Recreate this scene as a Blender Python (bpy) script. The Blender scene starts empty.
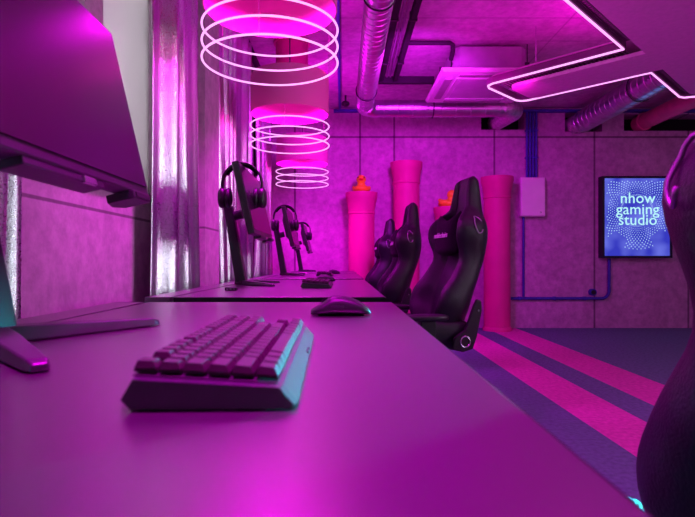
import bpy, bmesh, math, random
from mathutils import Vector, Matrix
random.seed(7)
sc = bpy.context.scene
COL = sc.collection
PI = math.pi
R = math.radians

# ------------------------------------------------------------------ materials
def new_mat(name):
    m = bpy.data.materials.new(name); m.use_nodes = True
    nt = m.node_tree; nt.nodes.clear()
    out = nt.nodes.new('ShaderNodeOutputMaterial')
    return m, nt, out

def pmat(name, col, rough=.5, metal=0., noise=0., nscale=8., bump=0., bscale=60., spec=.5, emit=None, estr=0., coat=0., sheen=0.):
    m, nt, out = new_mat(name)
    b = nt.nodes.new('ShaderNodeBsdfPrincipled')
    b.inputs['Roughness'].default_value = rough
    b.inputs['Metallic'].default_value = metal
    b.inputs['Specular IOR Level'].default_value = spec
    b.inputs['Coat Weight'].default_value = coat
    b.inputs['Sheen Weight'].default_value = sheen
    tc = nt.nodes.new('ShaderNodeTexCoord')
    n = nt.nodes.new('ShaderNodeTexNoise'); n.inputs['Scale'].default_value = nscale; n.inputs['Detail'].default_value = 5
    nt.links.new(tc.outputs['Object'], n.inputs['Vector'])
    r = nt.nodes.new('ShaderNodeValToRGB')
    r.color_ramp.elements[0].position = .3; r.color_ramp.elements[1].position = .7
    r.color_ramp.elements[0].color = tuple(max(0, c*(1-noise)) for c in col)+(1,)
    r.color_ramp.elements[1].color = tuple(min(1, c*(1+noise)) for c in col)+(1,)
    nt.links.new(n.outputs['Fac'], r.inputs['Fac'])
    nt.links.new(r.outputs['Color'], b.inputs['Base Color'])
    if bump:
        n2 = nt.nodes.new('ShaderNodeTexNoise'); n2.inputs['Scale'].default_value = bscale; n2.inputs['Detail'].default_value = 4
        nt.links.new(tc.outputs['Object'], n2.inputs['Vector'])
        bp = nt.nodes.new('ShaderNodeBump'); bp.inputs['Strength'].default_value = bump; bp.inputs['Distance'].default_value = .01
        nt.links.new(n2.outputs['Fac'], bp.inputs['Height'])
        nt.links.new(bp.outputs['Normal'], b.inputs['Normal'])
    if emit:
        b.inputs['Emission Color'].default_value = tuple(emit)+(1,)
        b.inputs['Emission Strength'].default_value = estr
    nt.links.new(b.outputs[0], out.inputs[0])
    m['bsdf'] = b.name
    return m

def emat(name, col, strength):
    m, nt, out = new_mat(name)
    e = nt.nodes.new('ShaderNodeEmission')
    e.inputs[0].default_value = tuple(col)+(1,); e.inputs[1].default_value = strength
    nt.links.new(e.outputs[0], out.inputs[0])
    return m

def concrete(name, col, lines, axis_a='X', axis_b='Z', noise=.25, w=.008, rough=.8, darken=.35):
    """concrete with recessed joints; lines = (list of a positions, list of b positions)"""
    m = pmat(name, col, rough, noise=noise, nscale=2.2, bump=.25, bscale=25)
    nt = m.node_tree; b = nt.nodes[m['bsdf']]
    src = b.inputs['Base Color'].links[0].from_socket
    tc = nt.nodes.new('ShaderNodeTexCoord'); sp = nt.nodes.new('ShaderNodeSeparateXYZ')
    nt.links.new(tc.outputs['Object'], sp.inputs[0])
    # fine second noise
    n3 = nt.nodes.new('ShaderNodeTexNoise'); n3.inputs['Scale'].default_value = 14; n3.inputs['Detail'].default_value = 8; n3.inputs['Roughness'].default_value = .7
    nt.links.new(tc.outputs['Object'], n3.inputs['Vector'])
    mr = nt.nodes.new('ShaderNodeMapRange'); mr.inputs[1].default_value = .35; mr.inputs[2].default_value = .65; mr.inputs[3].default_value = .78; mr.inputs[4].default_value = 1.15
    nt.links.new(n3.outputs['Fac'], mr.inputs[0])
    fac = mr.outputs[0]
    for ax, ps in ((axis_a, lines[0]), (axis_b, lines[1])):
        for p in ps:
            s = nt.nodes.new('ShaderNodeMath'); s.operation = 'SUBTRACT'; s.inputs[1].default_value = p
            nt.links.new(sp.outputs[ax], s.inputs[0])
            a = nt.nodes.new('ShaderNodeMath'); a.operation = 'ABSOLUTE'; nt.links.new(s.outputs[0], a.inputs[0])
            g = nt.nodes.new('ShaderNodeMapRange'); g.inputs[1].default_value = w; g.inputs[2].default_value = w*2; g.inputs[3].default_value = darken; g.inputs[4].default_value = 1
            nt.links.new(a.outputs[0], g.inputs[0])
            mu = nt.nodes.new('ShaderNodeMath'); mu.operation = 'MULTIPLY'
            nt.links.new(fac, mu.inputs[0]); nt.links.new(g.outputs[0], mu.inputs[1]); fac = mu.outputs[0]
    mx = nt.nodes.new('ShaderNodeVectorMath'); mx.operation = 'SCALE'
    nt.links.new(src, mx.inputs[0]); nt.links.new(fac, mx.inputs['Scale'])
    nt.links.new(mx.outputs[0], b.inputs['Base Color'])
    return m

def carpet():
    m = pmat('carpet', (.17, .28, .33), .95, noise=.2, nscale=40, bump=.6, bscale=300, spec=.1)
    nt = m.node_tree; b = nt.nodes[m['bsdf']]
    src = b.inputs['Base Color'].links[0].from_socket
    tc = nt.nodes.new('ShaderNodeTexCoord'); sp = nt.nodes.new('ShaderNodeSeparateXYZ')
    nt.links.new(tc.outputs['Object'], sp.inputs[0])
    tot = None
    for lo, hi in ((1.28, 1.61), (1.84, 2.22)):
        a = nt.nodes.new('ShaderNodeMath'); a.operation = 'GREATER_THAN'; a.inputs[1].default_value = lo
        c = nt.nodes.new('ShaderNodeMath'); c.operation = 'LESS_THAN'; c.inputs[1].default_value = hi
        d = nt.nodes.new('ShaderNodeMath'); d.operation = 'MULTIPLY'
        nt.links.new(sp.outputs['X'], a.inputs[0]); nt.links.new(sp.outputs['X'], c.inputs[0])
        nt.links.new(a.outputs[0], d.inputs[0]); nt.links.new(c.outputs[0], d.inputs[1])
        if tot is None: tot = d.outputs[0]
        else:
            s = nt.nodes.new('ShaderNodeMath'); s.operation = 'ADD'
            nt.links.new(tot, s.inputs[0]); nt.links.new(d.outputs[0], s.inputs[1]); tot = s.outputs[0]
    n = nt.nodes.new('ShaderNodeTexNoise'); n.inputs['Scale'].default_value = 35; n.inputs['Detail'].default_value = 6
    nt.links.new(tc.outputs['Object'], n.inputs['Vector'])
    r = nt.nodes.new('ShaderNodeValToRGB')
    r.color_ramp.elements[0].position = .3; r.color_ramp.elements[1].position = .7
    r.color_ramp.elements[0].color = (.72, .09, .42, 1); r.color_ramp.elements[1].color = (.95, .15, .60, 1)
    nt.links.new(n.outputs['Fac'], r.inputs['Fac'])
    mx = nt.nodes.new('ShaderNodeMix'); mx.data_type = 'RGBA'
    nt.links.new(tot, mx.inputs['Factor']); nt.links.new(src, mx.inputs[6]); nt.links.new(r.outputs['Color'], mx.inputs[7])
    nt.links.new(mx.outputs[2], b.inputs['Base Color'])
    return m

def glass_mat():
    m, nt, out = new_mat('window_glass')
    t = nt.nodes.new('ShaderNodeBsdfTransparent'); g = nt.nodes.new('ShaderNodeBsdfGlossy'); g.inputs['Roughness'].default_value = .03
    f = nt.nodes.new('ShaderNodeFresnel'); mx = nt.nodes.new('ShaderNodeMixShader')
    nt.links.new(f.outputs[0], mx.inputs[0]); nt.links.new(t.outputs[0], mx.inputs[1]); nt.links.new(g.outputs[0], mx.inputs[2])
    nt.links.new(mx.outputs[0], out.inputs[0]); return m

def translucent(name, col, tcol, f=.5, pleat=False):
    m, nt, out = new_mat(name)
    d = nt.nodes.new('ShaderNodeBsdfDiffuse'); d.inputs[0].default_value = tuple(col)+(1,)
    t = nt.nodes.new('ShaderNodeBsdfTranslucent'); t.inputs[0].default_value = tuple(tcol)+(1,)
    mx = nt.nodes.new('ShaderNodeMixShader'); mx.inputs[0].default_value = f
    tc = nt.nodes.new('ShaderNodeTexCoord'); n = nt.nodes.new('ShaderNodeTexNoise'); n.inputs['Scale'].default_value = 300
    nt.links.new(tc.outputs['Object'], n.inputs['Vector'])
    bp = nt.nodes.new('ShaderNodeBump'); bp.inputs['Strength'].default_value = .2; bp.inputs['Distance'].default_value = .003
    nt.links.new(n.outputs['Fac'], bp.inputs['Height']); nt.links.new(bp.outputs[0], d.inputs['Normal'])
    nt.links.new(d.outputs[0], mx.inputs[1]); nt.links.new(t.outputs[0], mx.inputs[2]); nt.links.new(mx.outputs[0], out.inputs[0])
    return m

def curtain_mat():
    m = pmat('silver_lame', (.80, .79, .84), .36, metal=1.0, noise=.08, nscale=3, bump=.12, bscale=420)
    nt = m.node_tree; b = nt.nodes[m['bsdf']]
    tc = nt.nodes.new('ShaderNodeTexCoord')
    n = nt.nodes.new('ShaderNodeTexNoise'); n.inputs['Scale'].default_value = 260; n.inputs['Detail'].default_value = 2
    nt.links.new(tc.outputs['Object'], n.inputs['Vector'])
    mr = nt.nodes.new('ShaderNodeMapRange'); mr.inputs[1].default_value = .3; mr.inputs[2].default_value = .7; mr.inputs[3].default_value = .20; mr.inputs[4].default_value = .42
    nt.links.new(n.outputs['Fac'], mr.inputs[0]); nt.links.new(mr.outputs[0], b.inputs['Roughness'])
    return m

def sign_mat():
    m, nt, out = new_mat('sign_face')
    tc = nt.nodes.new('ShaderNodeTexCoord'); n = nt.nodes.new('ShaderNodeTexNoise'); n.inputs['Scale'].default_value = 4.5; n.inputs['Detail'].default_value = 1
    nt.links.new(tc.outputs['Object'], n.inputs['Vector'])
    r = nt.nodes.new('ShaderNodeValToRGB'); r.color_ramp.elements[0].position = .35; r.color_ramp.elements[1].position = .7
    r.color_ramp.elements[0].color = (.045, .05, .62, 1); r.color_ramp.elements[1].color = (.17, .20, .92, 1)
    nt.links.new(n.outputs['Fac'], r.inputs['Fac'])
    e = nt.nodes.new('ShaderNodeEmission'); e.inputs[1].default_value = .85
    nt.links.new(r.outputs[0], e.inputs[0]); nt.links.new(e.outputs[0], out.inputs[0]); return m

M = dict(
    desk=pmat('desk_laminate', (.010, .006, .010), .29, noise=.10, nscale=90, bump=.06, bscale=500, spec=1.),
    desk_edge=pmat('desk_edge', (.006, .005, .007), .45, noise=.1),
    black_metal=pmat('black_metal', (.018, .018, .022), .38, noise=.15, nscale=30, spec=.5),
    black_plastic=pmat('black_plastic', (.016, .015, .018), .42, noise=.15, nscale=40, bump=.1, bscale=400),
    bezel=pmat('monitor_plastic', (.03, .024, .032), .4, noise=.15, nscale=30),
    screen=pmat('screen_glass', (.010, .006, .010), .26, noise=.05, spec=1.0),
    key=pmat('keycap', (.032, .013, .024), .5, noise=.08, nscale=50, spec=.22),
    kcase=pmat('keyboard_case', (.03, .035, .035), .4, noise=.1, nscale=50),
    kdeck=pmat('keyboard_deck', (.02, .015, .02), .5, noise=.1),
    leather=pmat('black_leather', (.013, .013, .017), .42, noise=.2, nscale=20, bump=.25, bscale=220, spec=.45),
    velour=pmat('black_velour', (.008, .007, .010), .9, noise=.3, nscale=60, bump=.5, bscale=300, spec=.15, sheen=.05),
    shellp=pmat('hinge_plastic', (.02, .018, .022), .35, noise=.1),
    chrome=pmat('chrome', (.7, .7, .74), .2, metal=1., noise=.05),
    emblem=pmat('emblem_metal', (.35, .34, .38), .42, metal=.8, noise=.05),
    white_thread=pmat('white_thread', (.75, .75, .78), .6, noise=.05),
    duct=pmat('galvanised_duct', (.62, .60, .66), .30, metal=1., noise=.12, nscale=9, bump=.15, bscale=40),
    foil=pmat('foil_duct', (.75, .7, .74), .28, metal=1., noise=.25, nscale=30, bump=1.0, bscale=60),
    pinkduct=pmat('pink_duct', (.85, .12, .32), .5, noise=.1),
    column=pmat('pink_paint', (.72, .025, .28), .55, noise=.06, nscale=5),
    duck=pmat('duck_rubber', (1., .95, .03), .4, noise=.05),
    beak=pmat('beak_red', (.85, .03, .02), .4, noise=.05),
    eye=pmat('eye_black', (.01, .01, .01), .3),
    blue=pmat('blue_conduit', (.05, .05, .42), .5, noise=.15, nscale=20),
    boxw=pmat('cabinet_white', (.95, .80, .90), .32, noise=.04, spec=.6),
    ac=pmat('ac_plastic', (.80, .72, .78), .5, noise=.05),
    acdark=pmat('ac_grille', (.38, .30, .36), .6, noise=.1),
    acbody=pmat('ac_body_metal', (.34, .28, .34), .5, noise=.15),
    tray=pmat('black_insulation', (.014, .012, .015), .8, noise=.3, bump=.4, bscale=60),
    void=pmat('dark_void', (.004, .003, .005), .9, noise=.1),
    panel=pmat('baffle_felt', (.85, .48, .75), .7, noise=.06, nscale=30, bump=.3, bscale=400),
    mesh_dark=pmat('baffle_mesh', (.20, .10, .18), .7, noise=.1),
    neon=emat('neon_white', (1., .36, 1.), 1.6),
    led=emat('led_pink', (1., .36, .98), 1.6),
    lampglow=emat('lamp_diffuser', (1., .006, .80), .8),
    shade=translucent('drum_fabric', (.80, .22, .50), (.8, .15, .4), .10),
    blind=translucent('blind_fabric', (.72, .70, .70), (.78, .72, .75), .5),
    glass=glass_mat(), curtain=curtain_mat(), carpet=carpet(), sign=sign_mat(),
    sign_frame=pmat('sign_frame', (.01, .01, .03), .4, noise=.1),
    letter=emat('sign_lettering', (.50, .95, 1.), 1.0),
    dots=emat('sign_dots', (.50, .74, 1.), 1.1),
    frame=pmat('window_frame', (.85, .80, .84), .5, noise=.05),
    blackout=pmat('blackout', (.006, .005, .007), .85, noise=.1),
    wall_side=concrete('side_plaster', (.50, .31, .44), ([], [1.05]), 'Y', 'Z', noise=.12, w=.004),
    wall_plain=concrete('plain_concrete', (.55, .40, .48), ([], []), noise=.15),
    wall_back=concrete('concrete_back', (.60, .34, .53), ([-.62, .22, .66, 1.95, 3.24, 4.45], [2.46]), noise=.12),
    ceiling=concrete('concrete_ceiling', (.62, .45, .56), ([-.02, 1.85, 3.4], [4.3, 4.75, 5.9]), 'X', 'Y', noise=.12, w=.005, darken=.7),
)

M['desk'].node_tree.nodes[M['desk']['bsdf']].inputs['IOR'].default_value = 2.3

# ------------------------------------------------------------------ mesh helpers
def box(bm, x0, x1, y0, y1, z0, z1):
    v = [bm.verts.new(p) for p in ((x0,y0,z0),(x1,y0,z0),(x1,y1,z0),(x0,y1,z0),(x0,y0,z1),(x1,y0,z1),(x1,y1,z1),(x0,y1,z1))]
    for f in ((3,2,1,0),(4,5,6,7),(0,1,5,4),(1,2,6,5),(2,3,7,6),(3,0,4,7)):
        bm.faces.new([v[i] for i in f])
    return v

def prism(bm, poly, z0, z1, fn=None):
    fn = fn or (lambda x, y, z: (x, y, z))
    a = [bm.verts.new(fn(x, y, z0)) for x, y in poly]; b = [bm.verts.new(fn(x, y, z1)) for x, y in poly]
    n = len(poly)
    bm.faces.new(list(reversed(a))); bm.faces.new(b)
    for i in range(n): bm.faces.new([a[i], a[(i+1)%n], b[(i+1)%n], b[i]])

def tube(bm, pts, r, seg=12, closed=False, caps=True, sy=1.0):
    pts = [Vector(p) for p in pts]; n = len(pts)
    rs = r if isinstance(r, (list, tuple)) else [r]*n
    rings = []; up = None
    for i, p in enumerate(pts):
        if closed: t = pts[(i+1)%n]-pts[i-1]
        else: t = pts[min(i+1, n-1)]-pts[max(i-1, 0)]
        t.normalize()
        if up is None:
            up = Vector((0,0,1)) if abs(t.z) < .9 else Vector((1,0,0))
        a = up - t*up.dot(t)
        a.normalize(); up = a; b = t.cross(a)
        rings.append([bm.verts.new(p + rs[i]*(math.cos(2*PI*k/seg)*a*sy + math.sin(2*PI*k/seg)*b)) for k in range(seg)])
    m = n if closed else n-1
    for i in range(m):
        A, B = rings[i], rings[(i+1)%n]
        for k in range(seg): bm.faces.new([A[k], A[(k+1)%seg], B[(k+1)%seg], B[k]])
    if caps and not closed:
        bm.faces.new(list(reversed(rings[0]))); bm.faces.new(rings[-1])

def lathe(bm, prof, seg=32, c=(0,0,0), closed_top=True, closed_bot=True, fn=None):
    rings = []
    for r, z in prof:
        rings.append([bm.verts.new((c[0]+r*math.cos(2*PI*k/seg), c[1]+r*math.sin(2*PI*k/seg), c[2]+z)) for k in range(seg)])
    for i in range(len(prof)-1):
        A, B = rings[i], rings[i+1]
        for k in range(seg): bm.faces.new([A[k], A[(k+1)%seg], B[(k+1)%seg], B[k]])
    if closed_bot: bm.faces.new(list(reversed(rings[0])))
    if closed_top: bm.faces.new(rings[-1])

def ellipsoid(bm, c, r, seg=16, rings=10, power=1.0, mat=None):
    c = Vector(c); vs = []
    def pw(v): return math.copysign(abs(v)**power, v)
    top = bm.verts.new(c+ (mat @ Vector((0,0,r[2])) if mat else Vector((0,0,r[2]))))
    bot = bm.verts.new(c+ (mat @ Vector((0,0,-r[2])) if mat else Vector((0,0,-r[2]))))
    for i in range(1, rings):
        th = PI*i/rings; row = []
        for k in range(seg):
            ph = 2*PI*k/seg
            v = Vector((r[0]*pw(math.sin(th))*pw(math.cos(ph)), r[1]*pw(math.sin(th))*pw(math.sin(ph)), r[2]*pw(math.cos(th))))
            if mat: v = mat @ v
            row.append(bm.verts.new(c+v))
        vs.append(row)
    for i in range(len(vs)-1):
        for k in range(seg): bm.faces.new([vs[i][k], vs[i+1][k], vs[i+1][(k+1)%seg], vs[i][(k+1)%seg]])
    for k in range(seg):
        bm.faces.new([top, vs[0][k], vs[0][(k+1)%seg]]); bm.faces.new([bot, vs[-1][(k+1)%seg], vs[-1][k]])

def loft(bm, loops, cap=True):
    R_ = [[bm.verts.new(p) for p in L] for L in loops]
    n = len(R_[0])
    for i in range(len(R_)-1):
        for k in range(n): bm.faces.new([R_[i][k], R_[i][(k+1)%n], R_[i+1][(k+1)%n], R_[i+1][k]])
    if cap: bm.faces.new(list(reversed(R_[0]))); bm.faces.new(R_[-1])

def obj(name, bm, mat, parent=None, smooth=False, bevel=0., sub=0, loc=None):
    bmesh.ops.recalc_face_normals(bm, faces=bm.faces[:])
    me = bpy.data.meshes.new(name); bm.to_mesh(me); bm.free()
    me.materials.append(mat)
    if smooth:
        for p in me.polygons: p.use_smooth = True
        if smooth == 'auto':
            me.set_sharp_from_angle(angle=R(38))
    o = bpy.data.objects.new(name, me); COL.objects.link(o)
    if parent: o.parent = parent
    if loc: o.location = loc
    if bevel:
        b = o.modifiers.new('bevel', 'BEVEL'); b.width = bevel; b.segments = 2; b.limit_method = 'ANGLE'; b.angle_limit = R(40)
    if sub:
        s = o.modifiers.new('sub', 'SUBSURF'); s.levels = sub; s.render_levels = sub
    return o

def thing(name, label, cat, loc=(0,0,0), rz=0, group=None):
    o = bpy.data.objects.new(name, None); COL.objects.link(o)
    o.empty_display_size = .1
    o.location = loc; o.rotation_euler = (0, 0, rz)
    o['label'] = label; o['category'] = cat
    if group: o['group'] = group
    return o

def tag(o, label, cat, group=None):
    o['label'] = label; o['category'] = cat
    if group: o['group'] = group
    return o

def struct(name, bm, mat, **k):
    o = obj(name, bm, mat, **k)
    if not k.get('parent'): o['kind'] = 'structure'
    return o

def copy_tree(o, parent=None, label=None, loc=None, rz=None):
    c = o.copy(); COL.objects.link(c)
    if parent: c.parent = parent
    if label: c['label'] = label
    if loc: c.location = loc
    if rz is not None: c.rotation_euler = (0, 0, rz)
    for ch in list(o.children): copy_tree(ch, c)
    return c

def text_obj(name, body, size, mat, parent, matrix, spacing=1.0, line=1.0, depth=.001, bold=0.0):
    cu = bpy.data.curves.new(name, 'FONT'); cu.body = body; cu.size = size
    cu.align_x = 'CENTER'; cu.align_y = 'CENTER'; cu.extrude = depth; cu.space_character = spacing; cu.space_line = line
    cu.offset = bold; cu.resolution_u = 3
    t = bpy.data.objects.new(name+'_tmp', cu); COL.objects.link(t)
    bpy.context.view_layer.update()
    dg = bpy.context.evaluated_depsgraph_get()
    me = bpy.data.meshes.new_from_object(t.evaluated_get(dg))
    bpy.data.objects.remove(t); bpy.data.curves.remove(cu)
    me.transform(matrix); me.materials.clear(); me.materials.append(mat); me.name = name
    o = bpy.data.objects.new(name, me); COL.objects.link(o); o.parent = parent
    return o

# ------------------------------------------------------------------ constants
EYE = .85; F = 530.
DZ = EYE - .1057            # desk surface height
WY = 6.83                   # back wall
WX = -.95                   # left wall
RX = 5.2; NY = -3.0; CH = 2.83

def grid_wall(us, ws, holes, emit):
    for i in range(len(us)-1):
        for j in range(len(ws)-1):
            cu = (us[i]+us[i+1])/2; cw = (ws[j]+ws[j+1])/2
            if any(h[0] < cu < h[1] and h[2] < cw < h[3] for h in holes): continue
            emit(us[i], us[i+1], ws[j], ws[j+1])

# ------------------------------------------------------------------ room
bm = bmesh.new(); box(bm, WX-.25, RX+.2, NY-.2, WY+.3, -.1, 0); struct('floor', bm, M['carpet'])
bm = bmesh.new(); box(bm, WX-.25, RX+.2, NY-.2, WY+.3, CH, CH+.1); struct('ceiling', bm, M['ceiling'])
# back wall with openings for the ducts
HB = [(1.78, 2.34, 2.555, 2.775), (2.86, 3.34, 2.53, 2.775), (3.62, 4.9, 2.54, 2.755)]
us = sorted({WX-.25, RX+.2} | {h[k] for h in HB for k in (0, 1)}); ws = sorted({0, CH} | {h[k] for h in HB for k in (2, 3)})
bm = bmesh.new(); grid_wall(us, ws, HB, lambda a, b, c, d: box(bm, a, b, WY, WY+.25, c, d))
bmesh.ops.remove_doubles(bm, verts=bm.verts[:], dist=1e-5)
struct('wall_back', bm, M['wall_back'])
bm = bmesh.new(); box(bm, 1.6, 5.0, WY+.25, WY+.28, 2.45, 2.83); struct('trim_1', bm, M['void'])  # black sheet; the dark of the openings is put into its colour
# left wall: windows
HL = [(-1.2, 1.95, 1.17, 2.72), (2.1, 2.75, 1.17, 2.72), (5.62, 6.35, .9, 2.72)]
us = sorted({NY-.2, WY+.25} | {h[k] for h in HL for k in (0, 1)}); ws = sorted({0, CH} | {h[k] for h in HL for k in (2, 3)})
bm = bmesh.new(); grid_wall(us, ws, HL, lambda a, b, c, d: box(bm, WX-.22, WX, a, b, c, d))
bmesh.ops.remove_doubles(bm, verts=bm.verts[:], dist=1e-5)
struct('wall_left', bm, M['wall_side'])
bm = bmesh.new(); box(bm, RX, RX+.2, NY, WY, 0, CH); struct('wall_right', bm, M['wall_plain'])
bm = bmesh.new(); box(bm, WX, RX, NY-.2, NY, 0, CH); struct('wall_rear', bm, M['wall_plain'])
# window 1: frame, mullions, panes
bm = bmesh.new()
fx0, fx1 = WX-.14, WX-.09
for (a, b, c, d) in ((-1.2,1.95,1.17,1.22),(-1.2,1.95,2.67,2.72),(-1.2,-1.15,1.17,2.72),(1.90,1.95,1.17,2.72),(.3,.35,1.17,2.72)):
    box(bm, fx0, fx1, a, b, c, d)
w1 = struct('window_1', bm, M['frame'])
bm = bmesh.new(); box(bm, WX-.12, WX-.115, -1.15, 1.9, 1.22, 2.67); struct('pane', bm, M['glass'], parent=w1)
bm = bmesh.new()
for (a, b, c, d) in ((2.1,2.75,1.17,1.22),(2.1,2.75,2.67,2.72),(2.1,2.15,1.17,2.72),(2.70,2.75,1.17,2.72)):
    box(bm, fx0, fx1, a, b, c, d)
w2 = struct('window_2', bm, M['frame'])
bm = bmesh.new(); box(bm, WX-.12, WX-.115, 2.15, 2.7, 1.22, 2.67); struct('pane', bm, M['glass'], parent=w2)
bm = bmesh.new()
for (a, b, c, d) in ((5.62,6.35,.9,.95),(5.62,6.35,2.67,2.72),(5.62,5.67,.9,2.72),(5.98,6.35,.9,2.72)):
    box(bm, WX-.06, WX-.005, a, b, c, d)
w3 = struct('window_3', bm, M['frame'])
bm = bmesh.new(); box(bm, WX-.05, WX-.03, 5.66, 5.99, .94, 2.68); struct('blackout_screen', bm, M['blackout'], parent=w3)
# roller blind in the second bay
t = thing('roller_blind', 'pale grey roller blind glowing with daylight between monitor and silver curtain', 'blind', (WX-.05, 2.42, 2.66))
bm = bmesh.new(); box(bm, -.002, .002, -.30, .30, -1.46, 0); obj('blind_fabric', bm, M['blind'], t)
bm = bmesh.new(); tube(bm, [(-.0,-.31,.0),(-.0,.31,.0)], .028, 16); obj('roller_tube', bm, M['frame'], t, smooth='auto')
bm = bmesh.new(); box(bm, -.008, .008, -.30, .30, -1.475, -1.455); obj('bottom_bar', bm, M['frame'], t)
# sill board
bm = bmesh.new(); box(bm, WX-.09, WX+.03, -1.2, 2.75, 1.15, 1.17); struct('trim_2', bm, M['wall_side'])
bm = bmesh.new(); box(bm, WX, -.80, 3.07, 3.42, 0, 2.72); struct('trim_3', bm, M['wall_side'])
# ceiling curtain rail
bm = bmesh.new(); box(bm, -.86, -.82, -1., 6.6, 2.74, 2.80)
for y in (0, 1.5, 2.9, 4.5, 6): box(bm, -.85, -.83, y, y+.04, 2.80, CH)
tag(obj('curtain_rail', bm, M['tray'], bevel=.003), 'black curtain rail running along the ceiling above the silver curtains', 'rail')

# curtains
def curtain(y0, y1, label, seed, amp=.045, wl=.16, zb=.02, zt=2.735):
    rnd = random.Random(seed); n = int((y1-y0)/.0125); bm = bmesh.new()
    ph = [rnd.uniform(0, 6.28) for _ in range(6)]
    rows = []
    NZ = 26
    for j in range(NZ+1):
        z = zb+(zt-zb)*j/NZ; row = []; q = j/NZ
        for i in range(n+1):
            y = y0+(y1-y0)*i/n
            w = y + .02*math.sin(3.1*q+ph[3]) + .03*math.sin(y*4.1+ph[4]+q*1.3)
            a = amp*(1.0-.25*q)
            x = -.845 + a*math.sin(2*PI*w/wl+ph[0]) + a*.35*math.sin(2*PI*w/(wl*.43)+ph[1]+q*.8) + .018*math.sin(w*5+ph[2]+q*2.2)
            x = max(x, -.938)
            row.append(bm.verts.new((x, y + .012*math.sin(q*5+i*.11+ph[5]), z)))
        rows.append(row)
    for j in range(NZ):
        for i in range(n): bm.faces.new([rows[j][i], rows[j][i+1], rows[j+1][i+1], rows[j+1][i]])
    o = obj('curtain', bm, M['curtain'], smooth=True)
    s = o.modifiers.new('s', 'SOLIDIFY'); s.thickness = .003; s.offset = 0
    tag(o, label, 'curtain', 'silver curtains')
curtain(-.9, 1.40, 'silver glittering curtain at the far left, below and behind the nearest monitor', 1)
curtain(2.37, 3.03, 'wide silver curtain left of the largest ring lamp, beside the pale blind', 2, amp=.05, wl=.22)
curtain(3.47, 4.72, 'lavender lit silver curtain behind the large ring lamp and the tall headset', 3, wl=.19)
curtain(5.26, 6.1, 'narrow silver curtain at the far end, beside the black window strip', 5)

# ------------------------------------------------------------------ columns (plain pink round columns)
def column(x, h, label, cap=True, y=6.60):
    t = thing('round_column', label, 'column', (x, y, 0), 0, 'pink round columns along the back wall')
    bm = bmesh.new(); lathe(bm, [(.162, 0), (.162, h-.27)], 40); obj('shaft', bm, M['column'], t, smooth='auto')
    bm = bmesh.new(); lathe(bm, [(.163, h-.27), (.172, h-.265), (.172, h-.25), (.164, h-.245), (.168, h-.20), (.178, h-.14), (.192, h-.075), (.199, h-.055), (.199, h)], 40)
    obj('capital', bm, M['column'], t, smooth='auto')
    bm = bmesh.new(); lathe(bm, [(.178, 0), (.178, .03), (.163, .05)], 40); obj('plinth', bm, M['column'], t, smooth='auto')
def wx(px, Y): return (px-343)*Y/F
cols = [(361.5, 191, 'pink round column with an orange duck on top, leftmost of the row'),
        (406.5, 160, 'tallest pink round column, nothing on top, behind the middle chair'),
        (450, 206, 'pink round column mostly hidden behind the nearest upright chair, orange duck on top'),
        (497.5, 175, 'pink round column nearest the pale wall box, nothing on top')]
tops = []
for px, py, lab in cols:
    h = EYE+(262-py)*6.42/F; x = wx(px, 6.58); tops.append((x, h)); column(x, h, lab)
t = thing('ceiling_pipe', 'pink round pipe stub coming down from the ceiling behind the ring lamps', 'pipe', (-.46, 4.78, 0))
bm = bmesh.new(); lathe(bm, [(.145, 2.36), (.145, CH)], 32); obj('pipe_body', bm, M['column'], t, smooth='auto')
bm = bmesh.new(); lathe(bm, [(.165, CH-.02), (.165, CH)], 32); obj('flange', bm, M['column'], t, smooth='auto')

# rubber ducks
def duck(x, z, label, rz):
    t = thing('rubber_duck', label, 'duck', (x, 6.60, z), rz, 'orange rubber ducks')
    bm = bmesh.new(); ellipsoid(bm, (0, 0, .052), (.125, .10, .054), 20, 12)
    ellipsoid(bm, (.085, 0, .085), (.05, .045, .028), 12, 8, mat=Matrix.Rotation(R(-35), 3, 'Y'))
    ellipsoid(bm, (-.04, 0, .10), (.05, .05, .05), 16, 10)
    obj('body', bm, M['duck'], t, smooth=True)
    bm = bmesh.new(); ellipsoid(bm, (-.05, 0, .162), (.062, .060, .058), 20, 12); obj('head', bm, M['duck'], t, smooth=True)
    bm = bmesh.new(); ellipsoid(bm, (-.115, 0, .160), (.032, .036, .010), 14, 8); ellipsoid(bm, (-.108, 0, .147), (.022, .028, .008), 14, 8)
    obj('beak', bm, M['beak'], t, smooth=True)
    for s in (-1, 1):
        bm = bmesh.new(); ellipsoid(bm, (-.092, s*.036, .182), (.010, .010, .012), 10, 8); obj('eye', bm, M['eye'], t, smooth=True)
        bm = bmesh.new(); ellipsoid(bm, (.03, s*.095, .065), (.06, .02, .03), 12, 8); obj('wing', bm, M['duck'], t, smooth=True)
duck(tops[0][0], tops[0][1]-.004, 'orange rubber duck facing the camera on the leftmost pink column', R(85))
duck(tops[2][0]-.02, tops[2][1]-.004, 'orange rubber duck in profile half hidden behind the nearest upright chair', R(150))

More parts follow.
